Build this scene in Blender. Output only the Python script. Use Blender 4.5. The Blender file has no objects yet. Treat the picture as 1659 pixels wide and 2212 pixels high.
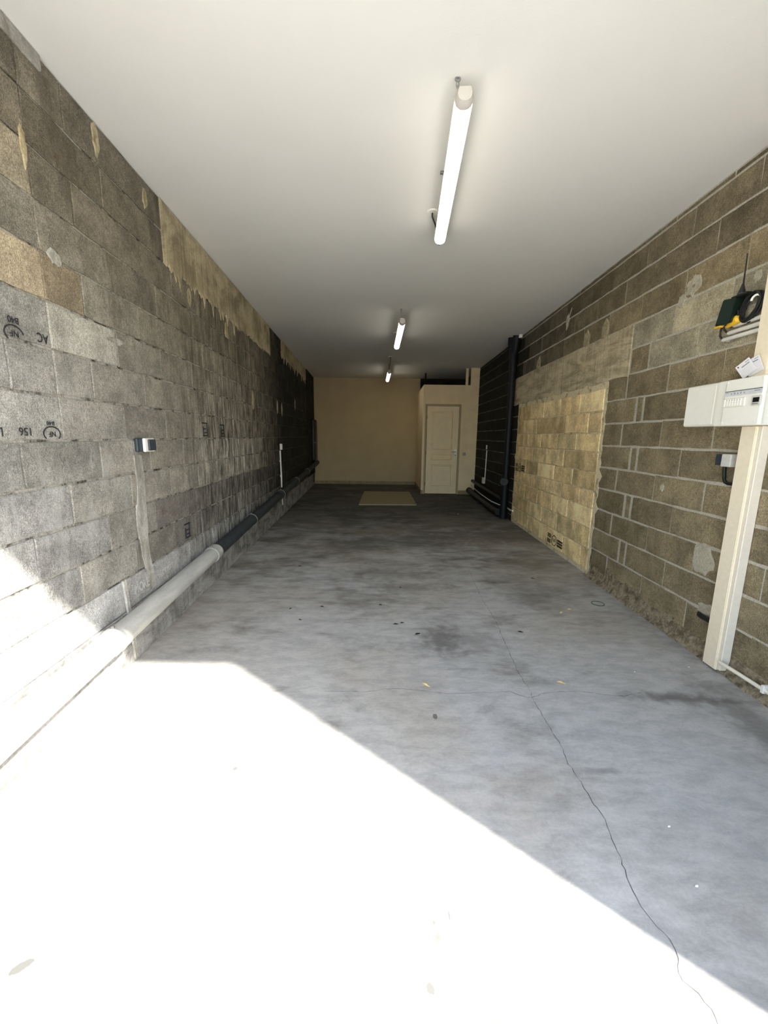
import bpy, bmesh, math, random
from mathutils import Vector, Matrix
random.seed(7)
S = bpy.context.scene
COL = S.collection

# ------------------------------------------------------------------ camera
CAM_H = 1.3824
def cam_matrix(yaw, pitch, roll):
    cy, sy = math.cos(yaw), math.sin(yaw)
    f = Vector((sy*math.cos(pitch), cy*math.cos(pitch), -math.sin(pitch)))
    r = Vector((cy, -sy, 0)); d = f.cross(r)
    c, s = math.cos(roll), math.sin(roll)
    X = c*r + s*d; D = -s*r + c*d
    m = Matrix((X, -D, -f)).transposed().to_4x4()
    m.translation = (0, 0, CAM_H)
    return m
cd = bpy.data.cameras.new('camera'); cam = bpy.data.objects.new('camera', cd); COL.objects.link(cam)
cd.sensor_fit = 'HORIZONTAL'; cd.sensor_width = 36.0; cd.lens = 879.35/1659*36
cd.clip_start = 0.02
cam.matrix_world = cam_matrix(-0.0005, 0.1832, -0.0126)
S.camera = cam

# ------------------------------------------------------------------ sky, sun, exposure
SKY = 0.88; SUN = 22.0; LAMP = 9.5
w = bpy.data.worlds.new('sky'); S.world = w; w.use_nodes = True
bg = w.node_tree.nodes['Background']
st_ = w.node_tree.nodes.new('ShaderNodeTexSky'); st_.sky_type = 'NISHITA'; st_.sun_disc = False
st_.sun_elevation = math.radians(38.1); st_.sun_rotation = math.atan2(1.2402, -1.0); st_.dust_density = 1.0; st_.air_density = 1.0; st_.ozone_density = 1.0
w.node_tree.links.new(st_.outputs[0], bg.inputs[0]); bg.inputs[1].default_value = SKY
sl = bpy.data.lights.new('sun', 'SUN'); sl.energy = SUN; sl.angle = math.radians(1.2); sl.color = (1.0, 0.965, 0.90)
sun = bpy.data.objects.new('sun', sl); COL.objects.link(sun)
sd = Vector((-1.2402, 1.0, -1.25)).normalized()
sun.rotation_euler = sd.to_track_quat('-Z', 'Y').to_euler(); sun.location = (6, -6, 8)
S.view_settings.view_transform = 'Standard'; S.view_settings.look = 'None'
S.view_settings.exposure = 0.0; S.view_settings.gamma = 1.0; S.view_settings.use_curve_mapping = False
S.cycles.max_bounces = 12; S.cycles.diffuse_bounces = 8

# ------------------------------------------------------------------ node helpers
class NT:
    def __init__(s, name, rough=0.9, spec=0.2):
        s.m = bpy.data.materials.new(name); s.m.use_nodes = True; s.t = s.m.node_tree
        s.b = s.t.nodes['Principled BSDF']; s.b.inputs['Roughness'].default_value = rough
        s.b.inputs['Specular IOR Level'].default_value = spec
        s._pos = None
    def lk(s, a, i):
        if isinstance(a, bpy.types.NodeSocket): s.t.links.new(a, i)
        elif isinstance(a, (tuple, list)) and len(a) == 3 and i.type == 'RGBA': i.default_value = (*a, 1)
        else: i.default_value = a
    @property
    def pos(s):
        if s._pos is None:
            s._pos = s.t.nodes.new('ShaderNodeNewGeometry').outputs['Position']
        return s._pos
    def vmul(s, v, k):
        n = s.t.nodes.new('ShaderNodeVectorMath'); n.operation = 'MULTIPLY'; s.lk(v, n.inputs[0]); n.inputs[1].default_value = k; return n.outputs[0]
    def vadd(s, v, k):
        n = s.t.nodes.new('ShaderNodeVectorMath'); n.operation = 'ADD'; s.lk(v, n.inputs[0]); s.lk(k, n.inputs[1]); return n.outputs[0]
    def mth(s, op, a, b=0.0, c=0.0):
        n = s.t.nodes.new('ShaderNodeMath'); n.operation = op
        s.lk(a, n.inputs[0]); s.lk(b, n.inputs[1]); s.lk(c, n.inputs[2]); return n.outputs[0]
    def noise(s, v, scale, det=4, rough=0.55, dist=0.0):
        n = s.t.nodes.new('ShaderNodeTexNoise'); s.lk(v, n.inputs['Vector']); n.inputs['Scale'].default_value = scale
        n.inputs['Detail'].default_value = det; n.inputs['Roughness'].default_value = rough; n.inputs['Distortion'].default_value = dist
        return n.outputs['Fac']
    def rng(s, f, a, b, lo=0.0, hi=1.0):
        n = s.t.nodes.new('ShaderNodeMapRange'); n.interpolation_type = 'SMOOTHSTEP'
        s.lk(f, n.inputs[0]); n.inputs[1].default_value = a; n.inputs[2].default_value = b
        n.inputs[3].default_value = lo; n.inputs[4].default_value = hi; return n.outputs[0]
    def mix(s, f, a, b, mode='MIX'):
        n = s.t.nodes.new('ShaderNodeMix'); n.data_type = 'RGBA'; n.blend_type = mode
        s.lk(f, n.inputs[0]); s.lk(a, n.inputs[6]); s.lk(b, n.inputs[7]); return n.outputs[2]
    def sep(s, v):
        n = s.t.nodes.new('ShaderNodeSeparateXYZ'); s.lk(v, n.inputs[0]); return n.outputs
    def objinfo(s):
        return s.t.nodes.new('ShaderNodeObjectInfo').outputs
    def scale(s, col, f):
        n = s.t.nodes.new('ShaderNodeVectorMath'); n.operation = 'SCALE'; s.lk(col, n.inputs[0]); s.lk(f, n.inputs[3]); return n.outputs[0]
    def col(s, c): s.lk(c, s.b.inputs['Base Color']); return s
    def bump(s, h, strength=0.5, dist=0.01):
        n = s.t.nodes.new('ShaderNodeBump'); n.inputs['Strength'].default_value = strength; n.inputs['Distance'].default_value = dist
        s.lk(h, n.inputs['Height']); s.t.links.new(n.outputs[0], s.b.inputs['Normal'])

def plain(name, c, rough=0.5, spec=0.4, metal=0.0, var=0.06, scale=40):
    t = NT(name, rough, spec); t.b.inputs['Metallic'].default_value = metal
    n = t.noise(t.pos, scale, 3); t.col(t.scale(c, t.rng(n, 0.25, 0.75, 1-var, 1+var))); return t.m

def block_mat(name, streak=0.0, spk=0.36, band=0.0):
    t = NT(name, 0.95, 0.15); oi = t.objinfo()
    off = t.scale((37.0, 91.0, 53.0), oi['Random'])
    p = t.vadd(t.pos, off)
    big = t.noise(p, 6.0, 5, 0.6); mid = t.noise(p, 45.0, 3, 0.7); fine = t.noise(t.pos, 190.0, 2, 0.6)
    f = t.rng(big, 0.25, 0.75, 0.72, 1.28)
    f = t.mth('MULTIPLY', f, t.rng(mid, 0.3, 0.7, 0.84, 1.16))
    f = t.mth('MULTIPLY', f, t.rng(fine, 0.3, 0.72, 1-spk, 1+spk))
    f = t.mth('MULTIPLY', f, t.mth('MULTIPLY_ADD', oi['Random'], 0.3, 0.86))
    if band:
        bn = t.noise(t.vmul(t.pos, (7.0, 7.0, 0.9)), 1.0, 3, 0.5)
        f = t.mth('MULTIPLY', f, t.rng(bn, 0.35, 0.65, 1-band, 1+band*0.8))
    if streak:
        y = t.sep(t.pos)
        s1 = t.noise(t.vmul(t.pos, (24.0, 24.0, 3.2)), 1.0, 6, 0.75)
        m1 = t.mth('MULTIPLY', t.mth('MULTIPLY', t.rng(y[1], 2.8, 4.2), t.rng(y[1], 9.0, 6.5)), t.rng(y[2], 2.3, 1.3, 0.45, 1.0))
        g = t.mth('MULTIPLY', t.rng(s1, 0.36, 0.66, -0.75, 0.9), t.mth('MULTIPLY', m1, streak))
        f = t.mth('MULTIPLY', f, t.mth('ADD', g, 1.0))
    c = t.scale(oi['Color'], f)
    if streak:   # lime bloom washed down the near blocks
        s2 = t.noise(t.vmul(t.pos, (9.0, 9.0, 3.0)), 1.0, 6, 0.7)
        mk = t.mth('MULTIPLY', t.rng(s2, 0.5, 0.68), t.mth('MULTIPLY', t.rng(y[1], 3.0, 1.9), t.rng(y[2], 1.9, 1.2)))
        c = t.mix(t.mth('MULTIPLY', mk, 0.65), c, (0.38, 0.38, 0.36))
        s3 = t.noise(t.vmul(t.pos, (5.0, 5.0, 1.3)), 1.0, 5, 0.65)
        mk = t.mth('MULTIPLY', t.rng(s3, 0.52, 0.66), t.rng(y[2], 1.5, 2.3))
        c = t.mix(t.mth('MULTIPLY', mk, 0.6), c, (0.085, 0.07, 0.052))
    t.col(c)
    t.bump(t.mth('ADD', t.mth('MULTIPLY', fine, 0.6), t.mth('MULTIPLY', mid, 0.9)), 0.8 if streak else 0.75, 0.005)
    return t.m

def mortar_mat(name, c, dark, lo, hi, back_shade=None):
    t = NT(name, 0.95, 0.1); n = t.noise(t.pos, 9.0, 4, 0.7); f = t.noise(t.pos, 120.0, 2)
    c = t.scale(t.mix(t.rng(n, lo, hi), dark, c), t.rng(f, 0.3, 0.7, 0.8, 1.15))
    if back_shade: c = t.scale(c, t.rng(t.sep(t.pos)[1], back_shade[0], back_shade[1], 1.0, back_shade[2]))  # mortar darkened towards the back, shade put into its colour
    t.col(c); t.bump(f, 0.6, 0.005); return t.m

def concrete_mat(name, c, dark, sc=(3, 3, 6), bump=0.5):
    t = NT(name, 0.93, 0.15)
    a = t.noise(t.vmul(t.pos, sc), 1.0, 7, 0.65, 0.6); b = t.noise(t.pos, 90.0, 3, 0.6); d = t.noise(t.vmul(t.pos, (30, 30, 3)), 1.0, 3)
    f = t.mth('ADD', t.mth('MULTIPLY', a, 0.75), t.mth('MULTIPLY', d, 0.25))
    t.col(t.scale(t.mix(t.rng(f, 0.36, 0.62), dark, c), t.rng(b, 0.3, 0.7, 0.85, 1.15)))
    t.bump(t.mth('ADD', a, t.mth('MULTIPLY', b, 0.3)), bump, 0.012); return t.m

M = {}
M['block_l'] = block_mat('left_block_concrete', 1.0)
M['block_r'] = block_mat('right_block_concrete', 0.0, 0.34)
M['block_y'] = block_mat('infill_block_concrete', 0.0, 0.2, 0.13)
M['mortar_l'] = mortar_mat('left_wall_mortar', (0.36, 0.345, 0.30), (0.06, 0.053, 0.043), 0.36, 0.54, (5.0, 7.5, 0.3))
M['mortar_r'] = mortar_mat('right_wall_mortar', (0.47, 0.44, 0.36), (0.24, 0.215, 0.165), 0.22, 0.45, (6.2, 7.2, 0.32))
M['mortar_y'] = mortar_mat('infill_mortar', (0.74, 0.64, 0.43), (0.30, 0.23, 0.13), 0.3, 0.5)
M['patch'] = concrete_mat('repair_mortar', (0.50, 0.43, 0.28), (0.30, 0.25, 0.15), (12, 12, 12))
M['patch_grey'] = concrete_mat('grey_repair_mortar', (0.44, 0.43, 0.39), (0.24, 0.225, 0.19), (10, 10, 5))
M['patch_light'] = concrete_mat('light_repair_mortar', (0.48, 0.44, 0.34), (0.36, 0.33, 0.25), (9, 9, 9))
M['beam'] = concrete_mat('beam_concrete', (0.56, 0.485, 0.32), (0.25, 0.21, 0.135), (2.5, 2.5, 4))
M['lintel'] = concrete_mat('lintel_concrete', (0.64, 0.55, 0.37), (0.32, 0.27, 0.18), (2.0, 2.0, 9), 0.9)
M['plinth'] = concrete_mat('plinth_concrete', (0.36, 0.355, 0.335), (0.15, 0.145, 0.13), (4, 4, 8))
M['rubble'] = concrete_mat('rubble_footing', (0.36, 0.30, 0.20), (0.12, 0.095, 0.06), (22, 22, 22), 1.0)
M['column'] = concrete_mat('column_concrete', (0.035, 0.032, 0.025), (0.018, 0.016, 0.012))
def ceiling_mat():
    t = NT('ceiling_paint', 0.9, 0.1); n = t.noise(t.pos, 0.9, 4); f = t.noise(t.pos, 160, 2)
    t.col(t.mix(t.rng(n, 0.3, 0.7), (0.79, 0.785, 0.745), (0.82, 0.815, 0.78))); t.bump(f, 0.15, 0.002); return t.m
M['ceiling'] = ceiling_mat()
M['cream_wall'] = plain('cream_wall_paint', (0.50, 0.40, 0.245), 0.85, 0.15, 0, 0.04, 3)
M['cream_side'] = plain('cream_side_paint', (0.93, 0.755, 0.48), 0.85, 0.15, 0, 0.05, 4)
M['door'] = plain('door_paint', (0.94, 0.78, 0.51), 0.55, 0.3, 0, 0.03, 8)
M['skirting'] = plain('skirting_tile', (0.30, 0.23, 0.13), 0.6, 0.3, 0, 0.12, 12)
M['dark'] = plain('dark_void', (0.02, 0.018, 0.014), 0.9, 0.1)
M['metal'] = plain('brushed_metal', (0.72, 0.72, 0.70), 0.3, 0.5, 0.9)
M['steel'] = plain('zinc_steel', (0.33, 0.33, 0.33), 0.4, 0.5, 0.8)
M['white'] = plain('white_plastic', (0.86, 0.84, 0.76), 0.4, 0.4, 0, 0.02)
M['cap'] = plain('lamp_cap_plastic', (0.60, 0.565, 0.51), 0.6, 0.15, 0, 0.02)
M['panel'] = plain('panel_plastic', (0.92, 0.90, 0.81), 0.38, 0.4, 0, 0.015)
M['trunk'] = plain('trunking_plastic', (0.90, 0.79, 0.60), 0.45, 0.35, 0, 0.03)
M['trunk2'] = plain('trunking_cover_plastic', (0.86, 0.77, 0.63), 0.45, 0.35, 0, 0.03)
M['socket_grey'] = plain('light_grey_plastic', (0.62, 0.60, 0.55), 0.45, 0.4)
M['anthracite'] = plain('anthracite_plastic', (0.035, 0.045, 0.055), 0.45, 0.4)
M['black'] = plain('black_plastic', (0.012, 0.012, 0.012), 0.45, 0.4)
M['cable'] = plain('brown_cable_sheath', (0.05, 0.04, 0.032), 0.5, 0.3)
M['green'] = plain('dark_green_plastic', (0.008, 0.022, 0.016), 0.4, 0.4)
M['yellow'] = plain('yellow_plastic', (0.80, 0.48, 0.03), 0.45, 0.4)
M['white_tube'] = plain('white_conduit', (0.80, 0.79, 0.73), 0.45, 0.4, 0, 0.05)
M['pvc_dark'] = plain('dark_grey_pvc', (0.036, 0.042, 0.046), 0.6, 0.2, 0, 0.2, 15)
M['pvc_black'] = plain('black_pvc', (0.009, 0.011, 0.012), 0.5, 0.25, 0, 0.15, 15)
def dusty():
    t = NT('dusty_pvc', 0.75, 0.2); n = t.noise(t.vmul(t.pos, (30, 4, 30)), 1.0, 5); f = t.noise(t.pos, 150, 2)
    t.col(t.scale(t.mix(t.rng(n, 0.3, 0.7), (0.36, 0.36, 0.33), (0.46, 0.455, 0.42)), t.rng(f, 0.3, 0.7, 0.93, 1.07))); return t.m
M['pvc_light'] = dusty()
M['ring'] = plain('galvanised_ring', (0.42, 0.42, 0.40), 0.45, 0.5, 0.5)
M['paper'] = plain('paper', (0.78, 0.76, 0.78), 0.8, 0.1, 0, 0.03)
M['ink'] = plain('ink', (0.03, 0.03, 0.035), 0.9, 0.05, 0, 0.3, 60)
M['ink_brown'] = plain('faded_ink', (0.075, 0.06, 0.04), 0.9, 0.05, 0, 0.3, 60)
M['ink_soft'] = plain('grey_print', (0.30, 0.30, 0.31), 0.8, 0.1)
M['chalk'] = plain('chalk', (0.48, 0.48, 0.46), 0.95, 0.05, 0, 0.25, 80)
M['label'] = plain('grey_label', (0.66, 0.66, 0.68), 0.5, 0.3)
M['label_green'] = plain('dark_green_print', (0.10, 0.14, 0.10), 0.6, 0.2)
M['screen'] = plain('display_glass', (0.015, 0.015, 0.015), 0.2, 0.5)
M['mat'] = plain('beige_board', (0.36, 0.305, 0.185), 0.85, 0.15, 0, 0.05, 10)
M['leaf'] = plain('dry_leaf', (0.66, 0.47, 0.20), 0.8, 0.15, 0, 0.2)
M['dark_leaf'] = plain('dark_crumb', (0.03, 0.026, 0.022), 0.9, 0.1)
M['ring_green'] = plain('green_rubber', (0.07, 0.11, 0.07), 0.6, 0.3)
M['crack'] = plain('crack_shadow', (0.095, 0.09, 0.082), 0.95, 0.05, 0, 0.4, 50)
M['outlet'] = plain('outlet_plastic', (0.50, 0.38, 0.30), 0.5, 0.3)
M['facade'] = concrete_mat('facade_render', (0.62, 0.58, 0.5), (0.5, 0.47, 0.4))
def diffuser():
    m = bpy.data.materials.new('lamp_diffuser'); m.use_nodes = True; b = m.node_tree.nodes['Principled BSDF']
    b.inputs['Base Color'].default_value = (0.9, 0.9, 0.88, 1); b.inputs['Emission Color'].default_value = (1.0, 0.93, 0.78, 1)
    b.inputs['Emission Strength'].default_value = LAMP; return m
M['diffuser'] = diffuser()
def ground_mat():
    t = NT('driveway_gravel', 0.95, 0.1); n = t.noise(t.pos, 3, 5); t.col(t.mix(n, (0.50, 0.485, 0.44), (0.60, 0.58, 0.53))); return t.m
M['ground'] = ground_mat()

def floor_mat():
    t = NT('stained_concrete_floor', 0.82, 0.22)
    P = t.pos; y = t.sep(P)
    warp = t.noise(P, 1.7, 3)
    a = t.noise(t.vmul(P, (0.8, 1.3, 1)), 1.3, 7, 0.62, 0.15)
    b = t.noise(t.vmul(P, (1.5, 2.6, 1)), 1.7, 7, 0.66, 0.4)
    sc = t.noise(t.vmul(P, (1.0, 2.2, 1)), 6.5, 6, 0.72, 0.2)
    c = t.noise(P, 70, 4, 0.65); d = t.noise(P, 240, 2)
    depth_shade = t.rng(y[1], 1.2, 6.5, -0.06, 0.36)  # stains grow with depth; the room's fading light is painted in too
    f = t.mth('SUBTRACT', t.mth('ADD', t.mth('MULTIPLY', a, 0.5), t.mth('MULTIPLY', b, 0.5)), t.mth('MULTIPLY', depth_shade, 0.42))
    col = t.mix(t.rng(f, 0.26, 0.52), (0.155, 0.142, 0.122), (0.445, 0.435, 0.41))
    warm = t.rng(t.noise(P, 0.8, 4), 0.45, 0.62)
    col = t.mix(t.mth('MULTIPLY', warm, 0.42), col, (0.37, 0.325, 0.25))
    col = t.scale(col, t.rng(sc, 0.32, 0.66, 0.84, 1.10))
    k = t.mth('MULTIPLY', t.rng(c, 0.3, 0.7, 0.95, 1.05), t.rng(d, 0.3, 0.7, 0.96, 1.04))
    col = t.mix(t.mth('MULTIPLY', t.rng(t.mth('ADD', y[1], t.mth('MULTIPLY', a, 2.0)), 5.6, 9.0), 0.72), col, (0.055, 0.05, 0.04))  # shade of the deep end mixed into the floor colour
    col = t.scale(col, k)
    en = t.noise(P, 14, 4); en2 = t.noise(P, 60, 3)
    def blob(col, x0, y0, rx, ry, amt, tgt, ang=0.0, edge=0.9):
        ca, sa = math.cos(ang), math.sin(ang)
        dx = t.mth('SUBTRACT', y[0], x0); dy = t.mth('SUBTRACT', y[1], y0)
        u = t.mth('DIVIDE', t.mth('ADD', t.mth('MULTIPLY', dx, ca), t.mth('MULTIPLY', dy, sa)), rx)
        v = t.mth('DIVIDE', t.mth('SUBTRACT', t.mth('MULTIPLY', dy, ca), t.mth('MULTIPLY', dx, sa)), ry)
        r = t.mth('SQRT', t.mth('ADD', t.mth('MULTIPLY', u, u), t.mth('MULTIPLY', v, v)))
        r = t.mth('ADD', r, t.mth('MULTIPLY', t.mth('SUBTRACT', en if rx > 0.06 else en2, 0.5), 2.2*edge))
        m = t.mth('MULTIPLY', t.rng(r, 1.5, 0.1) if rx > 0.06 else t.rng(r, 1.15, 0.9), amt)
        return t.mix(m, col, tgt)
    dk = (0.135, 0.125, 0.115)
    for (x0, y0, rx, ry, amt, an) in [(0.40, 2.62, 0.15, 0.22, 0.75, 0), (0.60, 2.60, 0.25, 0.18, 0.4, 0), (1.62, 2.0, 0.30, 0.05, 0.8, -0.1),
            (1.85, 1.75, 0.12, 0.45, 0.6, 0), (0.18, 3.6, 0.35, 0.12, 0.5, 0), (-0.04, 4.0, 0.5, 0.2, 0.45, 0), (0.3, 5.4, 0.9, 0.45, 0.6, 0),
            (1.6, 5.6, 0.8, 0.4, 0.6, 0), (0.94, 1.50, 0.10, 0.02, 0.5, 0), (2.2, 3.0, 0.25, 0.6, 0.45, 0), (-0.5, 5.0, 0.6, 0.25, 0.4, 0), (1.30, 3.4, 0.3, 0.25, 0.35, 0)]:
        col = blob(col, x0, y0, rx, ry, amt, dk, an)
    mk = (0.11, 0.11, 0.10)
    for (x0, y0, rx, ry, amt, an) in [(-1.201, 1.454, 0.038, 0.018, 0.7, 0.2), (-0.93, 1.10, 0.022, 0.011, 0.55, 0.4), (-0.940, 0.832, 0.026, 0.012, 0.95, 0.6),
            (-0.614, 1.487, 0.008, 0.009, 0.9, 0), (0.284, 1.176, 0.012, 0.014, 0.7, 0), (0.166, 0.908, 0.008, 0.013, 0.8, 0), (0.134, 0.80, 0.009, 0.013, 0.9, 0.5),
            (0.294, 0.759, 0.016, 0.026, 0.75, 0.2), (0.206, 0.962, 0.003, 0.012, 0.9, 0), (0.159, 0.943, 0.004, 0.005, 0.9, 0), (0.351, 0.79, 0.008, 0.006, 0.6, 0),
            (0.269, 1.827, 0.012, 0.02, 0.8, 0), (-0.572, 1.251, 0.005, 0.005, 0.8, 0), (-0.46, 1.191, 0.005, 0.006, 0.8, 0)]:
        col = blob(col, x0, y0, rx, ry, amt, mk, an, 0.5)
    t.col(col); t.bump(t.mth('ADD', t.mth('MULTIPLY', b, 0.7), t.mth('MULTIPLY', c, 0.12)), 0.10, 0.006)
    return t.m
M['floor'] = floor_mat()

# ------------------------------------------------------------------ geometry helpers
AL, XL, AR, XR, HC = -0.0532, -1.4151, 0.0166, 2.0447, 2.9887
def LW(y, z, o=0.0): return Vector((XL + AL*y + o, y, z))       # point on the left wall, o metres into the room
def RW(y, z, o=0.0): return Vector((XR + AR*y - o, y, z))       # point on the right wall
def ID(x, y, z): return Vector((x, y, z))

class MB:
    def __init__(s, fn=ID): s.bm = bmesh.new(); s.fn = fn
    def box(s, a0, a1, b0, b1, c0, c1, bev=0.0, seg=2):
        t = bmesh.new(); bmesh.ops.create_cube(t, size=1.0)
        for v in t.verts: v.co = Vector(((a0+a1)/2 + v.co.x*(a1-a0), (b0+b1)/2 + v.co.y*(b1-b0), (c0+c1)/2 + v.co.z*(c1-c0)))
        if bev: bmesh.ops.bevel(t, geom=t.edges[:], offset=bev, segments=seg, affect='EDGES', profile=0.5)
        s._merge(t, s.fn); return s
    def _merge(s, t, fn):
        m = {v: s.bm.verts.new(fn(*v.co)) for v in t.verts}
        for f in t.faces:
            try: s.bm.faces.new([m[v] for v in f.verts])
            except ValueError: pass
        t.free()
    def faces(s, vs, fs):
        v = [s.bm.verts.new(s.fn(*p)) for p in vs]
        for f in fs: s.bm.faces.new([v[i] for i in f])
        return s
    def prism(s, poly, c0, c1):
        """outline in the first two coordinates, extruded along the third"""
        n = len(poly)
        return s.faces([(a, b, c0) for a, b in poly] + [(a, b, c1) for a, b in poly],
                       [list(range(n))[::-1], list(range(n, 2*n))] + [[i, (i+1) % n, n+(i+1) % n, n+i] for i in range(n)])
    def tube(s, pts, r, seg=12, world=False, flat=1.0):
        P = [Vector(p) if world else s.fn(*p) for p in pts]
        R = r if isinstance(r, (list, tuple)) else [r]*len(P)
        rings = []; up = None
        for i, p in enumerate(P):
            t = (P[min(i+1, len(P)-1)] - P[max(i-1, 0)]).normalized()
            if up is None:
                up = Vector((0, 0, 1)) if abs(t.z) < 0.9 else Vector((0, 1, 0))
            n = (up - t*up.dot(t)).normalized(); b = t.cross(n); up = n
            rings.append([s.bm.verts.new(p + (n*math.cos(2*math.pi*k/seg) + b*math.sin(2*math.pi*k/seg)*flat)*R[i]) for k in range(seg)])
        for a, c in zip(rings, rings[1:]):
            for k in range(seg): s.bm.faces.new([a[k], a[(k+1) % seg], c[(k+1) % seg], c[k]])
        s.bm.faces.new(rings[0][::-1]); s.bm.faces.new(rings[-1]); return s
    def build(s, name, mat, parent=None, origin=None, smooth=False):
        bm = s.bm; bmesh.ops.recalc_face_normals(bm, faces=bm.faces[:])
        po = wloc(parent) if parent else Vector((0, 0, 0))
        if origin is None:
            lo = Vector([min(v.co[i] for v in bm.verts) for i in range(3)]); hi = Vector([max(v.co[i] for v in bm.verts) for i in range(3)])
            origin = Vector(((lo.x+hi.x)/2, (lo.y+hi.y)/2, lo.z))
        origin = Vector(origin)
        for v in bm.verts: v.co -= origin
        me = bpy.data.meshes.new(name); bm.to_mesh(me); bm.free()
        if smooth:
            for p in me.polygons: p.use_smooth = True
            try: me.set_sharp_from_angle(angle=math.radians(38))
            except Exception: pass
        me.materials.append(M[mat])
        o = bpy.data.objects.new(name, me); COL.objects.link(o); o.location = origin - po
        if parent: o.parent = parent
        return o
def wloc(o):
    p = Vector(o.location)
    while o.parent: o = o.parent; p += Vector(o.location)
    return p
def tag(o, label, cat, group=None):
    o['label'] = label; o['category'] = cat
    if group: o['group'] = group
    return o
def thing(name, label, cat, loc, group=None):
    o = bpy.data.objects.new(name, None); COL.objects.link(o); o.location = loc; o.empty_display_size = 0.05
    return tag(o, label, cat, group)
def struct(o): o['kind'] = 'structure'; return o
def text(body, size, loc, xd, yd, mat, parent, name='stamp_print', sx=1.0, ext=0.0006):
    cu = bpy.data.curves.new(name, 'FONT'); cu.body = body; cu.size = size; cu.align_x = 'CENTER'; cu.align_y = 'CENTER'
    cu.extrude = ext; cu.resolution_u = 3; cu.materials.append(M[mat])
    o = bpy.data.objects.new(name, cu); COL.objects.link(o)
    xd = Vector(xd).normalized(); zd = xd.cross(Vector(yd)).normalized(); yd = zd.cross(xd)
    m = Matrix((xd*sx, yd, zd)).transposed().to_4x4(); po = wloc(parent)
    m.translation = Vector(loc) - po
    o.parent = parent; o.matrix_local = m
    return o

# ------------------------------------------------------------------ room shell
YF0, YF1 = 0.10, 0.30          # front wall, outer and inner face
YB = 11.9
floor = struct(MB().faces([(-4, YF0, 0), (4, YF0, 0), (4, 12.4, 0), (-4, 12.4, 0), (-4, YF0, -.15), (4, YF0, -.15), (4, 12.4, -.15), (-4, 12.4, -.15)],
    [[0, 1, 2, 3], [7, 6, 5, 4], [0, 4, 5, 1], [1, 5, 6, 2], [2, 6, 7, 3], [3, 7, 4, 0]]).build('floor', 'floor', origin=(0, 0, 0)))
ceiling = struct(MB().box(-2.6, 3.0, YF0, 12.4, HC, HC+0.25).build('ceiling', 'ceiling', origin=(0, 0, HC)))
wl = struct(MB(LW).box(YF0, 12.3, -0.05, HC, -0.30, -0.007).build('wall_left', 'mortar_l', origin=(0, 0, 0)))
wr = struct(MB(RW).box(YF0, 12.3, -0.05, HC, -0.30, -0.0015).build('wall_right', 'mortar_r', origin=(0, 0, 0)))
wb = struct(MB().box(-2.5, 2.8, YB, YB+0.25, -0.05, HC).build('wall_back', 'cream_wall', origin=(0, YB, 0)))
fm = MB(); fm.box(1.77, 9.0, YF0, YF1, -0.05, 3.6); fm.box(-9.0, -1.36, YF0, YF1, -0.05, 3.6); fm.box(-1.36, 1.77, YF0, YF1, 2.71, 3.6)
wf = struct(fm.build('wall_front', 'facade', origin=(0, YF0, 0)))
gr = struct(MB().box(-25, 25, -40, YF0, -0.3, -0.01).build('floor', 'ground', origin=(0, 0, 0))); gr.name = 'driveway'

# ------------------------------------------------------------------ block masonry
CACHE = {}
def block_mesh(l, h, var, mat, rag=0.003):
    key = (round(l, 3), round(h, 3), var, mat)
    if key in CACHE: return CACHE[key]
    rnd = random.Random(hash(key) & 0xffff)
    nl = 5 if l > 0.3 else 3; nh = 2
    def ring(ins, w, j):
        pts = []
        a, b = l/2-ins, h/2-ins
        for i in range(nl): pts.append((-a + 2*a*i/nl, -b))
        for i in range(nh): pts.append((a, -b + 2*b*i/nh))
        for i in range(nl): pts.append((a - 2*a*i/nl, b))
        for i in range(nh): pts.append((-a, b - 2*b*i/nh))
        return [(x + rnd.uniform(-j, j), w, z + rnd.uniform(-j, j)) for x, z in pts]
    w = rnd.uniform(0.0, 0.003)
    A = ring(0.0, -0.015, rag*0.7); B = ring(0.0005, w-0.003, rag); C = [(x*(1-0.010/l), w, z*(1-0.012/h)) for x, _, z in B]
    n = len(A)
    me = bpy.data.meshes.new('block'); fs = []
    for o in (0, n):
        for i in range(n): fs.append([o+i, o+(i+1) % n, o+n+(i+1) % n, o+n+i])
    fs.append(list(range(2*n, 3*n)))
    me.from_pydata(A+B+C, [], fs); me.materials.append(M[mat])
    bm = bmesh.new(); bm.from_mesh(me); bmesh.ops.recalc_face_normals(bm, faces=bm.faces[:])
    fr = [f for f in bm.faces if len(f.verts) == n]
    if fr and fr[0].normal.y < 0: bmesh.ops.reverse_faces(bm, faces=bm.faces[:])
    bm.to_mesh(me); bm.free()
    CACHE[key] = me; return me
ANG_L = math.atan2(-1, -AL) ; ANG_R = math.atan2(1, AR)
def block(wall, y0, y1, z0, z1, tint, mat, name='concrete_block', jy=0.003, jz=0.005, off=0.0, rag=0.003):
    if y1 < y0: y0, y1 = y1, y0
    left = wall is wl
    l, h = (y1-y0) - 2*jy, (z1-z0) - 2*jz
    o = bpy.data.objects.new(name, block_mesh(l, h, random.randint(0, 3), mat, rag)); COL.objects.link(o)
    o.location = (LW if left else RW)((y0+y1)/2, (z0+z1)/2, off)
    o.rotation_euler = (0, 0, ANG_L if left else ANG_R); o.parent = wall
    k = random.uniform(0.9, 1.1); o.color = (tint[0]*k, tint[1]*k, tint[2]*k, 1)
    return o
def lerp(a, b, t): t = max(0, min(1, t)); return tuple(x+(y-x)*t for x, y in zip(a, b))
PZ = 0.205
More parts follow.
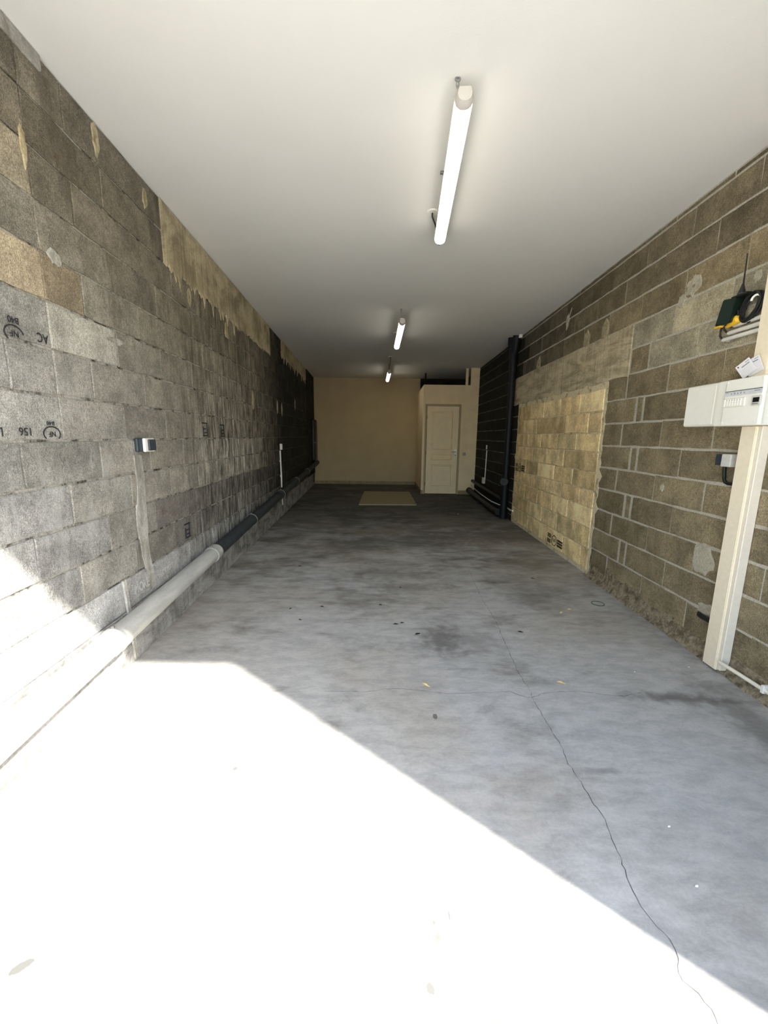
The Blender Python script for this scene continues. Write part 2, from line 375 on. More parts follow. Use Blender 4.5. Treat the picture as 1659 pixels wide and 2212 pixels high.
# left wall
ZL = 1.3451
for k in range(-4, 8):
    z0 = ZL + k*PZ; z1 = min(z0 + PZ, HC-0.002)
    js = []
    first = 1.95 if k % 2 == 0 else 2.21
    y = first
    while y > 0.9: y -= 0.515
    js.append(0.32)
    while y < 10.42: js.append(y); y += 0.515
    js.append(10.45)
    if k >= 0 and k % 2: js.append(1.95)          # quoin line of the older pier
    js = sorted(set(round(j, 3) for j in js if j <= 10.45))
    for a, b in zip(js, js[1:]):
        if b-a < 0.06: continue
        ym = (a+b)/2
        if k >= 6 and 3.15 < b and a < 6.49:
            if a < 3.15-0.05: b = 3.15
            elif b > 6.49+0.05: a = 6.49
            else: continue
        if k == 7 and 7.36 < b and a < 10.4:
            if a < 7.31: b = 7.36
            else: continue
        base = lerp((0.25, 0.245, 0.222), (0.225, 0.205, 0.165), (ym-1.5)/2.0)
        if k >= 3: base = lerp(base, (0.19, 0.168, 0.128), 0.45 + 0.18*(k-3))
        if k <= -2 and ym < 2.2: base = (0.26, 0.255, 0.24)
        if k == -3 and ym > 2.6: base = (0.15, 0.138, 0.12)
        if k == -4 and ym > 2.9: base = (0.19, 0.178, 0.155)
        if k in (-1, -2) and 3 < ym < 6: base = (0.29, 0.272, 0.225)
        if ym > 5.0: base = lerp(base, (0.032, 0.029, 0.022), (ym-5.0)/2.2)  # far blocks tinted darker, painting in the gloom of the deep end
        if k == 3 and ym < 2.25: base = (0.36, 0.30, 0.21) if a < 1.9 else (0.26, 0.215, 0.15)
        if k == 2 and 1.9 < ym < 2.5: base = (0.30, 0.292, 0.255)
        if k == 5 and ym < 2: base = (0.30, 0.265, 0.20)
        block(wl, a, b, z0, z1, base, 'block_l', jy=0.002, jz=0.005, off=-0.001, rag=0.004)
# smooth footing course and plinth below
js = [0.32, 0.74, 1.25, 1.765, 2.28, 2.62, 3.2, 3.72, 4.23, 4.75, 5.26, 5.8, 6.3, 6.8, 7.3, 7.8, 8.3, 8.8, 9.35, 9.9, 10.45]
for a, b in zip(js, js[1:]):
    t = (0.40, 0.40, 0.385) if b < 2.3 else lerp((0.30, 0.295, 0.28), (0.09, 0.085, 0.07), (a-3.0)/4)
    m = MB(LW).box(a+0.003, b-0.003, 0.335, ZL-4*PZ-0.004, -0.02, 0.004+random.uniform(0, .002), 0.004, 1)
    o = m.build('footing_block', 'block_l', wl); o.color = (*t, 1)
MB(LW).box(YF1, 11.88, 0.0, 0.332, -0.02, 0.012, 0.004, 1).build('plinth', 'plinth', wl)
MB(LW).box(10.46, 11.88, 0.33, HC, -0.02, 0.02, 0.004, 1).build('concrete_column', 'column', wl)

def beam(y0, y1, zb, zt, seed, amp):
    rnd = random.Random(seed); poly = [(y1, zt), (y0, zt)]
    n = int((y1-y0)/0.035)
    for i in range(n+1):
        y = y0 + (y1-y0)*i/n
        d = rnd.random()**3*amp if i % 2 else 0
        poly.append((y, zb + rnd.uniform(-0.012, 0.012) - d))
    m = MB(LW); m.prism(poly, -0.02, 0.006); m.build('ring_beam', 'beam', wl)
beam(3.15, 6.49, 2.585, HC-0.006, 3, 0.13)
beam(7.36, 10.40, 2.73, HC-0.006, 5, 0.12)
MB(LW).box(0.32, 2.09, 2.925, HC-0.002, -0.01, 0.010, 0.003, 1).build('mortar_ridge', 'patch_grey', wl)

def patch(fn, wall, y, z, ry, rz, mat, seed, name='mortar_patch', th=0.006, n=16, hole=False):
    rnd = random.Random(seed); m = MB(fn)
    ring = []
    for i in range(n):
        a = 2*math.pi*i/n; r = rnd.uniform(0.72, 1.1)
        ring.append((y + ry*r*math.cos(a), z + rz*r*math.sin(a)))
    vs = [(a, b, 0.0) for a, b in ring] + [(y+(a-y)*.82, z+(b-z)*.82, th*rnd.uniform(.7, 1)) for a, b in ring] + [(y, z, th*(0.2 if hole else 1.15))]
    fs = [[i, (i+1) % n, n+(i+1) % n, n+i] for i in range(n)] + [[n+i, n+(i+1) % n, 2*n] for i in range(n)]
    m.faces(vs, fs); return m.build(name, mat, wall)
for i, (y, z, ry, rz, mt, ho) in enumerate([(2.46, 2.90, 0.035, 0.085, 'patch', 1), (2.945, 2.87, 0.035, 0.07, 'patch', 1), (3.56, 2.475, 0.045, 0.08, 'patch', 1),
        (4.47, 2.44, 0.06, 0.10, 'patch', 1), (5.38, 1.83, 0.07, 0.14, 'patch', 0), (6.90, 1.83, 0.05, 0.12, 'patch', 0), (7.27, 1.82, 0.05, 0.12, 'patch', 0),
        (8.69, 2.02, 0.05, 0.12, 'patch', 0), (2.46, 1.90, 0.10, 0.02, 'patch_grey', 0), (2.04, 2.17, 0.05, 0.035, 'patch_grey', 0), (1.93, 2.55, 0.02, 0.09, 'patch', 0)]):
    patch(LW, wl, y, z, ry, rz, mt, 100+i, hole=bool(ho))
# plaster chase below the switch
rnd = random.Random(11)
lo = [(2.525, 1.25), (2.53, 1.12), (2.515, 1.0), (2.49, 0.9), (2.485, 0.8), (2.50, 0.7), (2.515, 0.6), (2.54, 0.5), (2.555, 0.36)]
hi = [(2.64, 0.36), (2.625, 0.5), (2.60, 0.6), (2.60, 0.7), (2.60, 0.8), (2.605, 0.9), (2.62, 1.0), (2.615, 1.12), (2.60, 1.25)]
MB(LW).prism([(a+rnd.uniform(-.008, .008), b) for a, b in lo+hi], -0.004, 0.006).build('plaster_chase', 'patch_grey', wl)
for (y, w_) in ((2.272, .010), (2.298, .006)):
    MB(LW).tube([(y, 0.53, 0.006), (y+.006, 0.43, 0.008), (y+.01, 0.33, 0.012), (y+.03, 0.02, 0.014)], w_, 6).build('mortar_ridge', 'patch_grey', wl)

# right wall
ZR = 1.3228
DK = (0.235, 0.190, 0.115)
def rrow(k, joints, z1=None, tints={}):
    z0 = ZR + k*PZ if k < 8 else 2.943; z1 = z1 or z0+PZ
    for a, b in zip(joints, joints[1:]):
        ym = (a+b)/2
        if b-a < 0.03: continue
        t = DK
        if k >= 6: t = (0.178, 0.145, 0.092)
        if ym > 6.7: t = (0.028, 0.025, 0.018)  # blocks fade to near black with depth, shade painted into the tint
        elif ym > 4.2: t = lerp(t, (0.11, 0.098, 0.072), (ym-4.2)/2)
        for (lo_, hi_), c in tints.items():
            if lo_ < ym < hi_: t = c
        thin = b-a < 0.13
        wide = (3.42, 3.43, 3.53, 3.69, 3.70)
        if not thin: a, b = a + (.007 if round(a, 2) in wide else .0), b - (.007 if round(b, 2) in wide else .0)
        block(wr, a, b, z0, z1, t, 'block_r', jy=0.018 if thin else 0.0006, jz=0.006, off=-0.0005, rag=0.0035)
def run(start, y0, y1):
    y = start
    while y > y0: y -= 0.515
    js = [y0]
    y += 0.515
    while y < y1-0.03:
        if y > y0+0.03: js.append(y)
        y += 0.515
    return js + [y1]
for k in (5, 6, 7):
    rrow(k, run(3.10 if k % 2 else 3.37, 0.32, 10.35), z1=2.943 if k == 7 else None)
rrow(8, run(3.30, 0.32, 10.35), z1=HC-0.001)
LB = (0.40, 0.355, 0.25); MBG = (0.27, 0.24, 0.17)
rrow(4, run(3.18, 0.32, 3.70), tints={(0, 2.66): LB, (2.66, 3.18): (0.37, 0.325, 0.225), (3.18, 3.8): MBG})
rrow(3, run(2.90, 0.32, 3.43) + [3.69], tints={(0, 3.43): LB, (3.43, 3.7): DK})
for k in range(-6, 3):
    if k % 2 == 0: rrow(k, run(3.16, 0.32, 3.70) + [4.025])
    else: rrow(k, run(2.915, 0.32, 3.42) + [3.53, 4.025])
    rrow(k, run(6.75 + (0.25 if k % 2 else 0.0), 6.78, 10.35))
for k in (3, 4): rrow(k, run(7.1 + (0.2 if k % 2 else 0), 7.06, 10.35))
# bottom part course and rubble footing
rnd = random.Random(21); m = MB(RW); N = 46; rows_ = [(0.125, -0.004), (0.10, 0.006), (0.055, 0.014), (0.02, 0.028), (-0.01, 0.05)]
vs = []; fs = []
for i in range(N+1):
    y = 0.32 + (4.0-0.32)*i/N
    for (z, o) in rows_: vs.append((y, z + rnd.uniform(-.012, .012)*(z > 0) + (0.05*max(0, 1-abs(y-3.3)/.4) if z > .09 else 0), o + rnd.uniform(-.008, .008)*(z < .13)))
for i in range(N):
    for j in range(4): fs.append([i*5+j, i*5+j+1, (i+1)*5+j+1, (i+1)*5+j])
m.faces(vs, fs).build('rubble_footing', 'rubble', wr)
MB(RW).box(6.78, 10.35, 0.0, 0.09, -.02, 0.004).build('footing_strip', 'column', wr)
# cast lintel and walled up opening
rnd = random.Random(31)
poly = [(3.70, 2.345), (7.05, 2.345)] + [(7.05 - (7.05-3.70)*i/30, 1.925 + rnd.uniform(-.014, .014)) for i in range(31)]
MB(RW).prism(poly, -0.02, 0.006).build('concrete_lintel', 'lintel', wr)
for i in range(5):
    z = 2.0 + 0.075*i + rnd.uniform(-.015, .015)
    MB(RW).tube([(y, z + rnd.uniform(-.01, .01), 0.004) for y in [3.8+.3*j for j in range(11)]], [rnd.uniform(.002, .007) for j in range(11)], 5).build('board_mark', 'lintel', wr)
MB(RW).box(4.03, 6.76, 0.0, 1.935, -0.05, 0.001).build('infill_mortar', 'mortar_y', wr)
for (y, s) in ((4.03, 1), (6.76, -1)):
    rnd = random.Random(int(y*10)); n = 30; poly = []
    for i in range(n+1): poly.append((y - s*(0.01 + rnd.random()**2*0.05*(1.4 if 8 < i < 19 else .4)), 1.92*i/n))
    poly += [(y + s*0.05, 1.92), (y + s*0.05, 0.0)]
    MB(RW).prism(poly, -0.01, 0.003).build('infill_edge_mortar', 'mortar_y', wr)
ZI = [1.865, 1.655, 1.445, 1.255, 1.055, 0.865, 0.69, 0.48, 0.265, 0.045]
JI = [[6.20, 5.63, 5.10, 4.56], [6.49, 5.86, 4.87, 4.33], [6.17, 5.66, 5.1, 4.57], [5.95, 5.39, 4.86], [6.19, 5.69, 5.12, 4.59], [5.89, 5.38, 4.86, 4.37], [6.16, 5.62, 5.1, 4.64], [6.0, 5.43, 4.9, 4.39], [5.93, 5.43, 4.68, 4.21]]
for r in range(9):
    js = sorted([4.055, 6.74] + JI[r])
    for a, b in zip(js, js[1:]):
        t = random.choice([(0.84, 0.66, 0.35), (0.74, 0.57, 0.30), (0.90, 0.72, 0.40), (0.78, 0.59, 0.32)])
        if a > 5.5: t = lerp(t, (0.70, 0.53, 0.27), (a-5.5))
        block(wr, a, b, ZI[r+1], ZI[r], t, 'block_y', 'infill_block', jy=0.008, jz=0.0065, off=0.008, rag=0.005)
for i, (y, z, ry, rz, mt, ho) in enumerate([(4.57, 2.42, 0.09, 0.10, 'patch', 1), (4.20, 2.43, 0.08, 0.10, 'patch', 1), (6.0, 2.40, 0.10, 0.12, 'patch', 1), (3.02, 2.42, 0.085, 0.075, 'patch_light', 1),
        (3.12, 2.36, 0.05, 0.05, 'patch_light', 0), (3.06, 1.03, 0.03, 0.032, 'patch_light', 0), (2.57, 0.615, 0.115, 0.105, 'patch_light', 0), (5.12, 2.74, 0.05, 0.10, 'patch_light', 0),
        (2.50, 2.30, 0.03, 0.035, 'patch_light', 0), (2.38, 1.86, 0.05, 0.05, 'patch_light', 0), (3.62, 0.12, 0.10, 0.10, 'rubble', 0), (1.72, 0.20, 0.06, 0.10, 'patch_light', 0), (2.45, 0.30, 0.10, 0.06, 'patch_light', 0)]):
    patch(RW, wr, y, z, ry, rz, mt, 200+i, hole=bool(ho))

# ------------------------------------------------------------------ printed marks and writing on the walls
UPL = ((AL*-1, -1, 0), (0, 0, -1))      # upside-down on the left wall
def arc(fn, wall, y, z, ry, rz, a0, a1, r, mat, o=0.0035):
    n = 28
    MB(fn).tube([(y + ry*math.cos(a0+(a1-a0)*i/n), z + rz*math.sin(a0+(a1-a0)*i/n), o) for i in range(n+1)], r, 5).build('stamp_ring', mat, wall)
def lt(body, size, y, z, sx=0.8, mat='ink'): text(body, size, LW(y, z, 0.0045), UPL[0], UPL[1], mat, wl, sx=sx)
lt('B40', 0.036, 1.748, 1.827, 1.0); lt('NF', 0.036, 1.745, 1.774, 1.0); arc(LW, wl, 1.745, 1.772, 0.047, 0.033, math.radians(10), math.radians(225), 0.0026, 'ink'); lt('AC', 0.056, 1.895, 1.790, 0.85)
lt('B40', 0.024, 1.875, 1.424, 1.3); lt('NF', 0.036, 1.878, 1.376, 1.0); arc(LW, wl, 1.878, 1.376, 0.050, 0.032, math.radians(-40), math.radians(220), 0.0026, 'ink')
lt('156', 0.048, 1.732, 1.386, 1.0); lt('L', 0.05, 1.612, 1.384, 0.9)
def mark_box(y, z, w_, h_):
    m = MB(LW)
    for p in ([(y-w_, z+h_), (y+w_, z+h_)], [(y-w_*.8, z-h_), (y+w_, z-h_)], [(y+w_*.75, z+h_), (y+w_*.75, z-h_)], [(y-w_*.7, z+h_*.5), (y-w_*.6, z-h_)], [(y-w_*.4, z+h_*.1), (y+w_*.4, z+h_*.1)], [(y-w_*.2, z-h_*.5), (y+w_*.5, z-h_*.5)]):
        m.tube([(a, b, 0.004) for a, b in p], 0.005, 4)
    m.build('stamp_print', 'ink', wl)
mark_box(3.70, 1.425, 0.06, 0.055); mark_box(4.16, 1.42, 0.06, 0.055); mark_box(3.19, 0.62, 0.05, 0.055)
UPR = ((AL, 1, 0), (0, 0, 1))
text('MOKE', 0.085, LW(2.47, 0.425, 0.0066), UPR[0], UPR[1], 'chalk', wl, 'chalk_writing', 0.75)
text('CON-T', 0.058, LW(2.82, 0.425, 0.0066), UPR[0], UPR[1], 'chalk', wl, 'chalk_writing', 0.95)
MB(LW).tube([(2.36, 0.375, .006), (2.46, 0.385, .006), (2.55, 0.375, .006)], 0.002, 4).build('chalk_writing', 'chalk', wl)
RR = ((-AR, -1, 0), (0, 0, 1))
def rt(body, size, y, z, sx=1.0): text(body, size, RW(y, z, 0.0125), RR[0], RR[1], 'ink_brown', wr, sx=sx)
for (yc, zc, s) in ((4.90, 0.135, 1.0), (6.47, 0.925, 1.0)):
    for dz in (0.035, -0.035):
        for j in range(3): MB(RW).box(yc+0.12, yc+0.235, zc+dz-0.024+j*.018, zc+dz-0.012+j*.018, 0.008, 0.0125).build('stamp_print', 'ink_brown', wr)
    arc(RW, wr, yc+0.02, zc, 0.07, 0.062, 0, 2*math.pi*0.999, 0.006, 'ink_brown', 0.009); rt('NF', 0.07, yc+0.02, zc)
    for j in range(3): MB(RW).box(yc-0.22, yc-0.075, zc-0.045+j*.032, zc-0.022+j*.032, 0.008, 0.0125).build('stamp_print', 'ink_brown', wr)
MB(RW).tube([(5.10, 2.80, .004), (5.13, 2.70, .004), (5.02, 2.86, .004)], 0.004, 4).build('chalk_writing', 'chalk', wr)

# ------------------------------------------------------------------ floor cracks
def crack(pts, wd, seed):
    rnd = random.Random(seed); P = []
    for (a, b) in zip(pts, pts[1:]):
        n = max(2, int(math.dist(a, b)/0.02))
        for i in range(n):
            t = i/n; P.append((a[0]+(b[0]-a[0])*t + rnd.uniform(-.004, .004), a[1]+(b[1]-a[1])*t + rnd.uniform(-.004, .004)))
    P.append(pts[-1]); vs = []; fs = []
    for i, p in enumerate(P):
        q = P[min(i+1, len(P)-1)]; o = P[max(i-1, 0)]; d = Vector((q[0]-o[0], q[1]-o[1])).normalized(); nrm = Vector((-d.y, d.x))*wd*rnd.uniform(.25, 1.0)
        vs += [(p[0]+nrm.x, p[1]+nrm.y, 0.0006), (p[0]-nrm.x, p[1]-nrm.y, 0.0006)]
        if i: fs.append([2*i-2, 2*i-1, 2*i+1, 2*i])
    MB().faces(vs, fs).build('floor_crack', 'crack', floor)
crack([(0.862, 3.3), (0.87, 3.0), (0.851, 2.726), (0.831, 2.457), (0.817, 2.243), (0.826, 2.039), (0.816, 1.99), (0.817, 1.902), (0.82, 1.748), (0.825, 1.643), (0.811, 1.536), (0.82, 1.44), (0.819, 1.343), (0.833, 1.276), (0.821, 1.222), (0.812, 1.156), (0.786, 1.034), (0.788, .989), (.806, .942), (.817, .909), (.815, .87), (.796, .848), (.795, .825), (.813, .794), (.823, .768), (.822, .742), (.83, .6)], 0.0016, 1)
crack([(-0.319, 2.023), (-0.064, 2.024), (0.013, 2.051), (0.142, 2.05), (0.318, 2.02), (0.445, 2.019), (0.575, 2.03), (0.706, 2.041), (0.791, 1.989), (0.816, 1.99)], 0.0016, 2)
crack([(0.816, 1.99), (0.895, 2.032), (1.071, 2.053), (1.2, 2.03), (1.329, 2.009), (1.38, 2.03), (1.455, 2.048)], 0.0014, 3)
crack([(0.91, 4.2), (0.88, 3.7), (0.862, 3.3)], 0.0014, 4)

# ------------------------------------------------------------------ back of the garage: closet, door, skirting
XC0, XC1, YC = 0.90, 2.215, 10.0
cl = MB(); cl.box(XC0, 0.985, YC, YC+.07, 0, 2.595); cl.box(0.985, 1.772, YC, YC+.07, 2.115, 2.595); cl.box(1.772, XC1, YC, YC+.07, 0, 2.595); cl.box(2.01, XC1, YC, YC+.07, 2.595, HC)
cl.box(XC0, XC0+.07, YC+.07, YB, 0, 2.595)
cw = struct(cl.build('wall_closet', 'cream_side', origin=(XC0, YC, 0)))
MB().box(XC0+.07, XC1, YC+.07, YB, 2.50, 2.55).build('loft_board', 'dark', cw)
MB().box(1.90, 1.955, YC+.06, YC+.12, 2.55, HC).build('loft_post', 'cream_side', cw)
MB().box(1.0, 1.04, 10.9, 10.94, 2.55, HC).build('loft_post', 'dark', cw)
MB().box(XC0-.006, 2.02, YC-.012, YC, 2.575, 2.60, .003, 1).build('edge_trim', 'cream_side', cw)
MB().box(2.003, 2.028, YC-.012, YC, 2.575, HC, .003, 1).build('edge_trim', 'cream_side', cw)
MB().box(XC0-.006, XC0+.05, YC-.010, YC, 0, 2.575, .003, 1).build('edge_trim', 'cream_side', cw)
dr = struct(bpy.data.objects.new('door_1', None)); COL.objects.link(dr); dr.location = (1.38, YC-.012, 0); dr['label'] = 'cream three panel interior door in the closet front'
fr = MB(); fr.box(0.945, 0.99, YC-.012, YC+.05, 0, 2.16, .004, 1); fr.box(1.768, 1.81, YC-.012, YC+.05, 0, 2.16, .004, 1); fr.box(0.99, 1.768, YC-.012, YC+.05, 2.118, 2.16, .004, 1)
fr.build('door_frame', 'cream_wall', dr)
dl = MB(); dl.box(0.994, 1.762, YC+.026, YC+.045, 0.012, 2.110)
for q in ((.994, 1.118, .012, 2.11), (1.622, 1.762, .012, 2.11), (1.118, 1.622, .012, .201), (1.118, 1.622, .729, .836), (1.118, 1.622, .989, 1.086), (1.118, 1.622, 1.989, 2.11)): dl.box(q[0], q[1], YC, YC+.026, q[2], q[3])
dl.box(0.994, 1.0, YC, YC+.04, .012, 2.11); leaf = dl.build('door_leaf', 'door', dr)
def panel(x0, x1, z0, z1):
    m = MB()
    def rr(i, y): return [(x0+i, y, z0+i), (x1-i, y, z0+i), (x1-i, y, z1-i), (x0+i, y, z1-i)]
    R_ = [rr(-.006, YC-.001), rr(.002, YC-.010), rr(.010, YC-.008), rr(.014, YC+.024), rr(.028, YC+.024), rr(.034, YC-.002)]
    vs = sum(R_, []); fs = []
    for r in range(5):
        for j in range(4): fs.append([r*4+j, r*4+(j+1) % 4, r*4+4+(j+1) % 4, r*4+4+j])
    fs.append([20, 21, 22, 23])
    m.faces(vs, fs).build('door_panel', 'door', leaf)
panel(1.122, 1.618, 1.09, 1.985); panel(1.122, 1.618, 0.84, 0.985); panel(1.122, 1.618, 0.205, 0.725)
for z in (0.25, 1.0, 1.85): MB().tube([(0.992, YC-.014, z-.04), (0.992, YC-.014, z+.04)], 0.008, 8).build('hinge', 'skirting', dr)
h = MB(); h.box(1.690, 1.732, YC-.012, YC+.0, 0.915, 1.115, .005, 2); hp = h.build('handle_plate', 'metal', dr)
MB().tube([(1.711, YC-.01, 1.045), (1.711, YC-.045, 1.045), (1.70, YC-.052, 1.043), (1.60, YC-.052, 1.040)], 0.010, 8).build('door_lever', 'metal', hp, smooth=True)
MB().tube([(1.711, YC-.004, 0.955), (1.711, YC-.014, 0.955)], 0.011, 10).build('lock_cylinder', 'dark', hp)
def skirt(name, x0, x1, y0, y1, h_=.095):
    sk = struct(MB().box(x0, x1, y0, y1, 0, h_, .004, 1).build(name, 'skirting')); return sk
s1 = skirt('baseboard_back', -2.02, XC0, YB-.012, YB)
for x in [-1.7+.335*i for i in range(8)]: MB().box(x-.002, x+.002, YB-.0135, YB-.012, 0, .093).build('tile_joint', 'dark', s1)
skirt('baseboard_closet_side', XC0-.012, XC0, YC-.01, YB-.012)
skirt('baseboard_closet', 1.815, 2.20, YC-.012, YC); skirt('baseboard_closet_left', XC0-.01, 0.943, YC-.024, YC-.012)
ot = thing('wall_outlet', 'small square beige outlet on the wall right of the closet door', 'outlet', (1.925, YC, 0.985))
MB().box(1.885, 1.965, YC-.012, YC, .945, 1.025, .004, 1).build('plate', 'outlet', ot)
MB().tube([(1.925, YC-.010, .985), (1.925, YC-.016, .985)], 0.024, 16).build('socket_well', 'outlet', ot)
MB().box(XC0+.07, XC1+.2, YB-.02, YB, 2.3, HC).build('loft_shade_strip', 'column', wb)  # dark sheet added to paint the unlit loft's shade on the back wall
MB().box(0.26, 0.262, YB-.003, YB, 0.9, 1.0).build('wall_scratch', 'cream_side', wb)
bm_ = MB().prism([(-0.51, 10.18), (0.63, 10.2), (0.66, 8.24), (-0.52, 8.20)], 0.0, 0.022).build('floor_board', 'mat')
tag(bm_, 'flat beige board lying on the dark floor before the closet door', 'board')

# ------------------------------------------------------------------ lamps
def lamp(label, n, f, zb, w_=0.082, h_=0.072, cap=0.075, cable=None, hook=(.05, -.015)):
    """n, f: near and far end (x, y); zb: underside height"""
    n = Vector((*n, 0)); f = Vector((*f, 0)); d = (f-n).normalized(); s = Vector((d.y, -d.x, 0)); L = (f-n).length
    t = thing('tube_light', label, 'lamp', (n+f)/2 + Vector((0, 0, zb)), 'tube lights hung along the ceiling')
    def fn(a, b, c): return n + d*a + s*b + Vector((0, 0, zb + c))
    def prof(k=1.0):
        P = []
        for i in range(13):
            a = math.pi*i/12; P.append((-math.cos(a)*w_/2*k, h_*.55 - math.sin(a)**.8*h_*.55*k))
        return P + [(w_/2*k, h_*.6), (w_/2*k*.8, h_), (-w_/2*k*.8, h_), (-w_/2*k, h_*.6)]
    low = [(-math.cos(math.pi*i/12)*w_/2, h_*.55 - math.sin(math.pi*i/12)**.8*h_*.55) for i in range(13)]
    top = [(w_/2*1.05, h_*.53), (w_/2*1.05, h_*.72), (w_/2*.8, h_), (-w_/2*.8, h_), (-w_/2*1.05, h_*.72), (-w_/2*1.05, h_*.53)]
    def body(a0, a1, k=1.0, rnd_=0.0, pr=None):
        m = MB(fn); pr = pr or prof(k); N_ = len(pr)
        secs = [(a0, .75 if rnd_ else 1), (a0+rnd_, 1.0), (a1, 1.0)] if rnd_ else [(a0, 1), (a1, 1)]
        vs = [(a, b*q, h_/2+(c-h_/2)*q) for a, q in secs for b, c in pr]
        fs = [list(range(N_))[::-1], list(range((len(secs)-1)*N_, len(secs)*N_))]
        for r in range(len(secs)-1): fs += [[r*N_+i, r*N_+(i+1) % N_, (r+1)*N_+(i+1) % N_, (r+1)*N_+i] for i in range(N_)]
        return m.faces(vs, fs)
    body(cap, L-.012, pr=low).build('diffuser', 'diffuser', t, smooth=True)
    body(cap, L-.012, pr=top).build('housing', 'white', t)
    body(0, cap-.012, 1.04, .03).build('end_cap', 'cap', t, smooth=True)
    body(cap-.012, cap, 0.97).build('cap_ring', 'socket_grey', t)
    body(L-.012, L, .95).build('far_cap', 'white', t)
    MB(fn).tube([(L, 0, h_*.45), (L+.05, 0, h_*.45)], .014, 8).build('cable_gland', 'black', t)
    MB(fn).box(.03, L-.03, -w_*.3, w_*.3, h_*.9, h_+.008).build('mounting_rail', 'white', t)
    up = HC - zb
    for a, b in (hook, (L-.10, 0)):
        MB(fn).tube([(a, b, h_*.8), (a, b, h_+.02), (a+.004, b, up-.04)], .0022, 6).build('suspension_wire', 'steel', t)
        e = MB(fn).tube([(a, b+.006*math.cos(q), up-.030+.016*math.sin(q)) for q in [i*math.pi/6 for i in range(13)]], .0020, 6).build('chain_link', 'steel', t)
        e = MB(fn).tube([(a+.004*math.sin(q), b+.010*math.cos(q), up-.010+.010*math.sin(q)) for q in [i*math.pi/6 for i in range(13)]], .0045, 6).build('ceiling_hook', 'steel', t)
    if cable:
        c = Vector((*cable, 0)) - n
        ca, cb = c.dot(d), c.dot(s)
        MB(fn).tube([(L+.05, 0, h_*.45), (L+.07, 0, h_*.6), ((L+ca)/2, cb*.6, h_+.02), (ca, cb, up*.75), (ca, cb, up)], .006, 8).build('power_cable', 'cable', t, smooth=True)
        MB(fn).tube([(ca, cb, up-.008), (ca, cb, up)], [.040, .045], 20).build('ceiling_rose', 'white', t)
    return t
lamp('lit tube light nearest the door, largest of the three on the ceiling', (0.339, 2.135), (0.408, 3.52), HC-.125, cap=.05, cable=(0.322, 3.30), hook=(.035, -.032))
lamp('lit tube light in the middle of the row with a pale near end', (0.201, 5.52), (0.170, 7.05), HC-.20, cable=(0.15, 6.8))
lamp('small farthest tube light near the back wall with a dark cable above', (0.080, 9.64), (0.040, 11.09), HC-.20, cable=(0.092, 8.75))
cb = MB().box(0.318, 0.340, 2.83, 2.852, HC-.014, HC, .003, 1).build('ceiling_bracket', 'steel')
tag(cb, 'tiny grey fixing on the white ceiling left of the largest lamp', 'bracket')

# ------------------------------------------------------------------ left wall fittings
sw = thing('rocker_switch', 'black and white surface switch on the left block wall', 'switch', LW(2.605, 1.27))
MB(LW).box(2.545, 2.665, 1.270, 1.355, 0, 0.022, .008, 2).build('back_box', 'anthracite', sw)
MB(LW).box(2.552, 2.665, 1.272, 1.352, 0.022, 0.055, .006, 2).build('side_shell', 'anthracite', sw)
MB(LW).box(2.550, 2.668, 1.270, 1.354, 0.048, 0.066, .006, 2).build('white_frame', 'white', sw)
MB(LW).box(2.580, 2.664, 1.277, 1.347, 0.064, 0.078, .005, 2).build('rocker', 'anthracite', sw)

def PZc(y): return 0.229 + 0.0335*y
dp = thing('drain_pipe', 'long grey waste pipe clamped low along the left wall, pale near end', 'pipe', LW(6, PZc(6)-.07, .1))
PR = 0.063
def seg(y0, y1, r, name, mat, n=12): MB(LW).tube([(y0+(y1-y0)*i/n, PZc(y0+(y1-y0)*i/n), .092) for i in range(n+1)], r, 28).build(name, mat, dp, smooth=True)
seg(0.33, 1.98, PR+.002, 'pale_pipe', 'pvc_light'); seg(1.95, 2.06, PR+.006, 'coupling', 'pvc_light', 3)
seg(2.04, 3.50, PR, 'pale_pipe', 'pvc_light'); seg(3.42, 3.535, PR+.005, 'coupling', 'pvc_light', 3)
seg(3.52, 11.86, PR-.002, 'dark_pipe', 'pvc_dark', 24); seg(6.35, 6.55, PR+.004, 'coupling', 'pvc_dark', 3)
for y in (0.9, 2.005, 3.44, 4.74, 6.5, 8.0, 9.6):
    n = 24; r = PR+.009
    c = MB(LW); vs = []; fs = []
    for i in range(n+1):
        a = 2*math.pi*i/n
        for (dy, rr_) in ((-.009, r-.003), (-.009, r), (.009, r), (.009, r-.003)):
            vs.append((y+dy, PZc(y)+rr_*math.sin(a), .092+rr_*math.cos(a)))
    for i in range(n):
        for j in range(3): fs.append([i*4+j, i*4+j+1, i*4+4+j+1, i*4+4+j])
    c.faces(vs, fs); k = c.build('pipe_clamp', 'ring', dp)
    MB(LW).box(y-.008, y+.008, PZc(y)+r-.003, PZc(y)+r+.012, .085, .100, .002, 1).build('clamp_screw', 'steel', k)
    MB(LW).tube([(y, PZc(y), 0.0), (y, PZc(y), .035)], .006, 6).build('clamp_stud', 'steel', k)

cv = thing('conduit', 'thin white upright conduit crossing the pipe on the left wall', 'conduit', LW(6.97, .1))
MB(LW).tube([(6.95, 1.13, .012), (6.965, .9, .012), (6.985, .7, .012), (6.98, .5, .012)], .012, 8).build('tube', 'white_tube', cv)
MB(LW).tube([(6.98, .34, .012), (7.0, .19, .012)], .012, 8).build('tube', 'white_tube', cv)
MB(LW).box(6.99, 7.05, 1.14, 1.24, 0, .035, .004, 1).build('junction_box', 'white_tube', cv)
MB(LW).tube([(7.0, .19, .012), (6.99, .08, .012)], .010, 8).build('cable_tail', 'black', cv)
for z in (.7, .95): MB(LW).box(6.935, 6.99, z-.012, z+.012, 0, .016).build('clip', 'white_tube', cv)

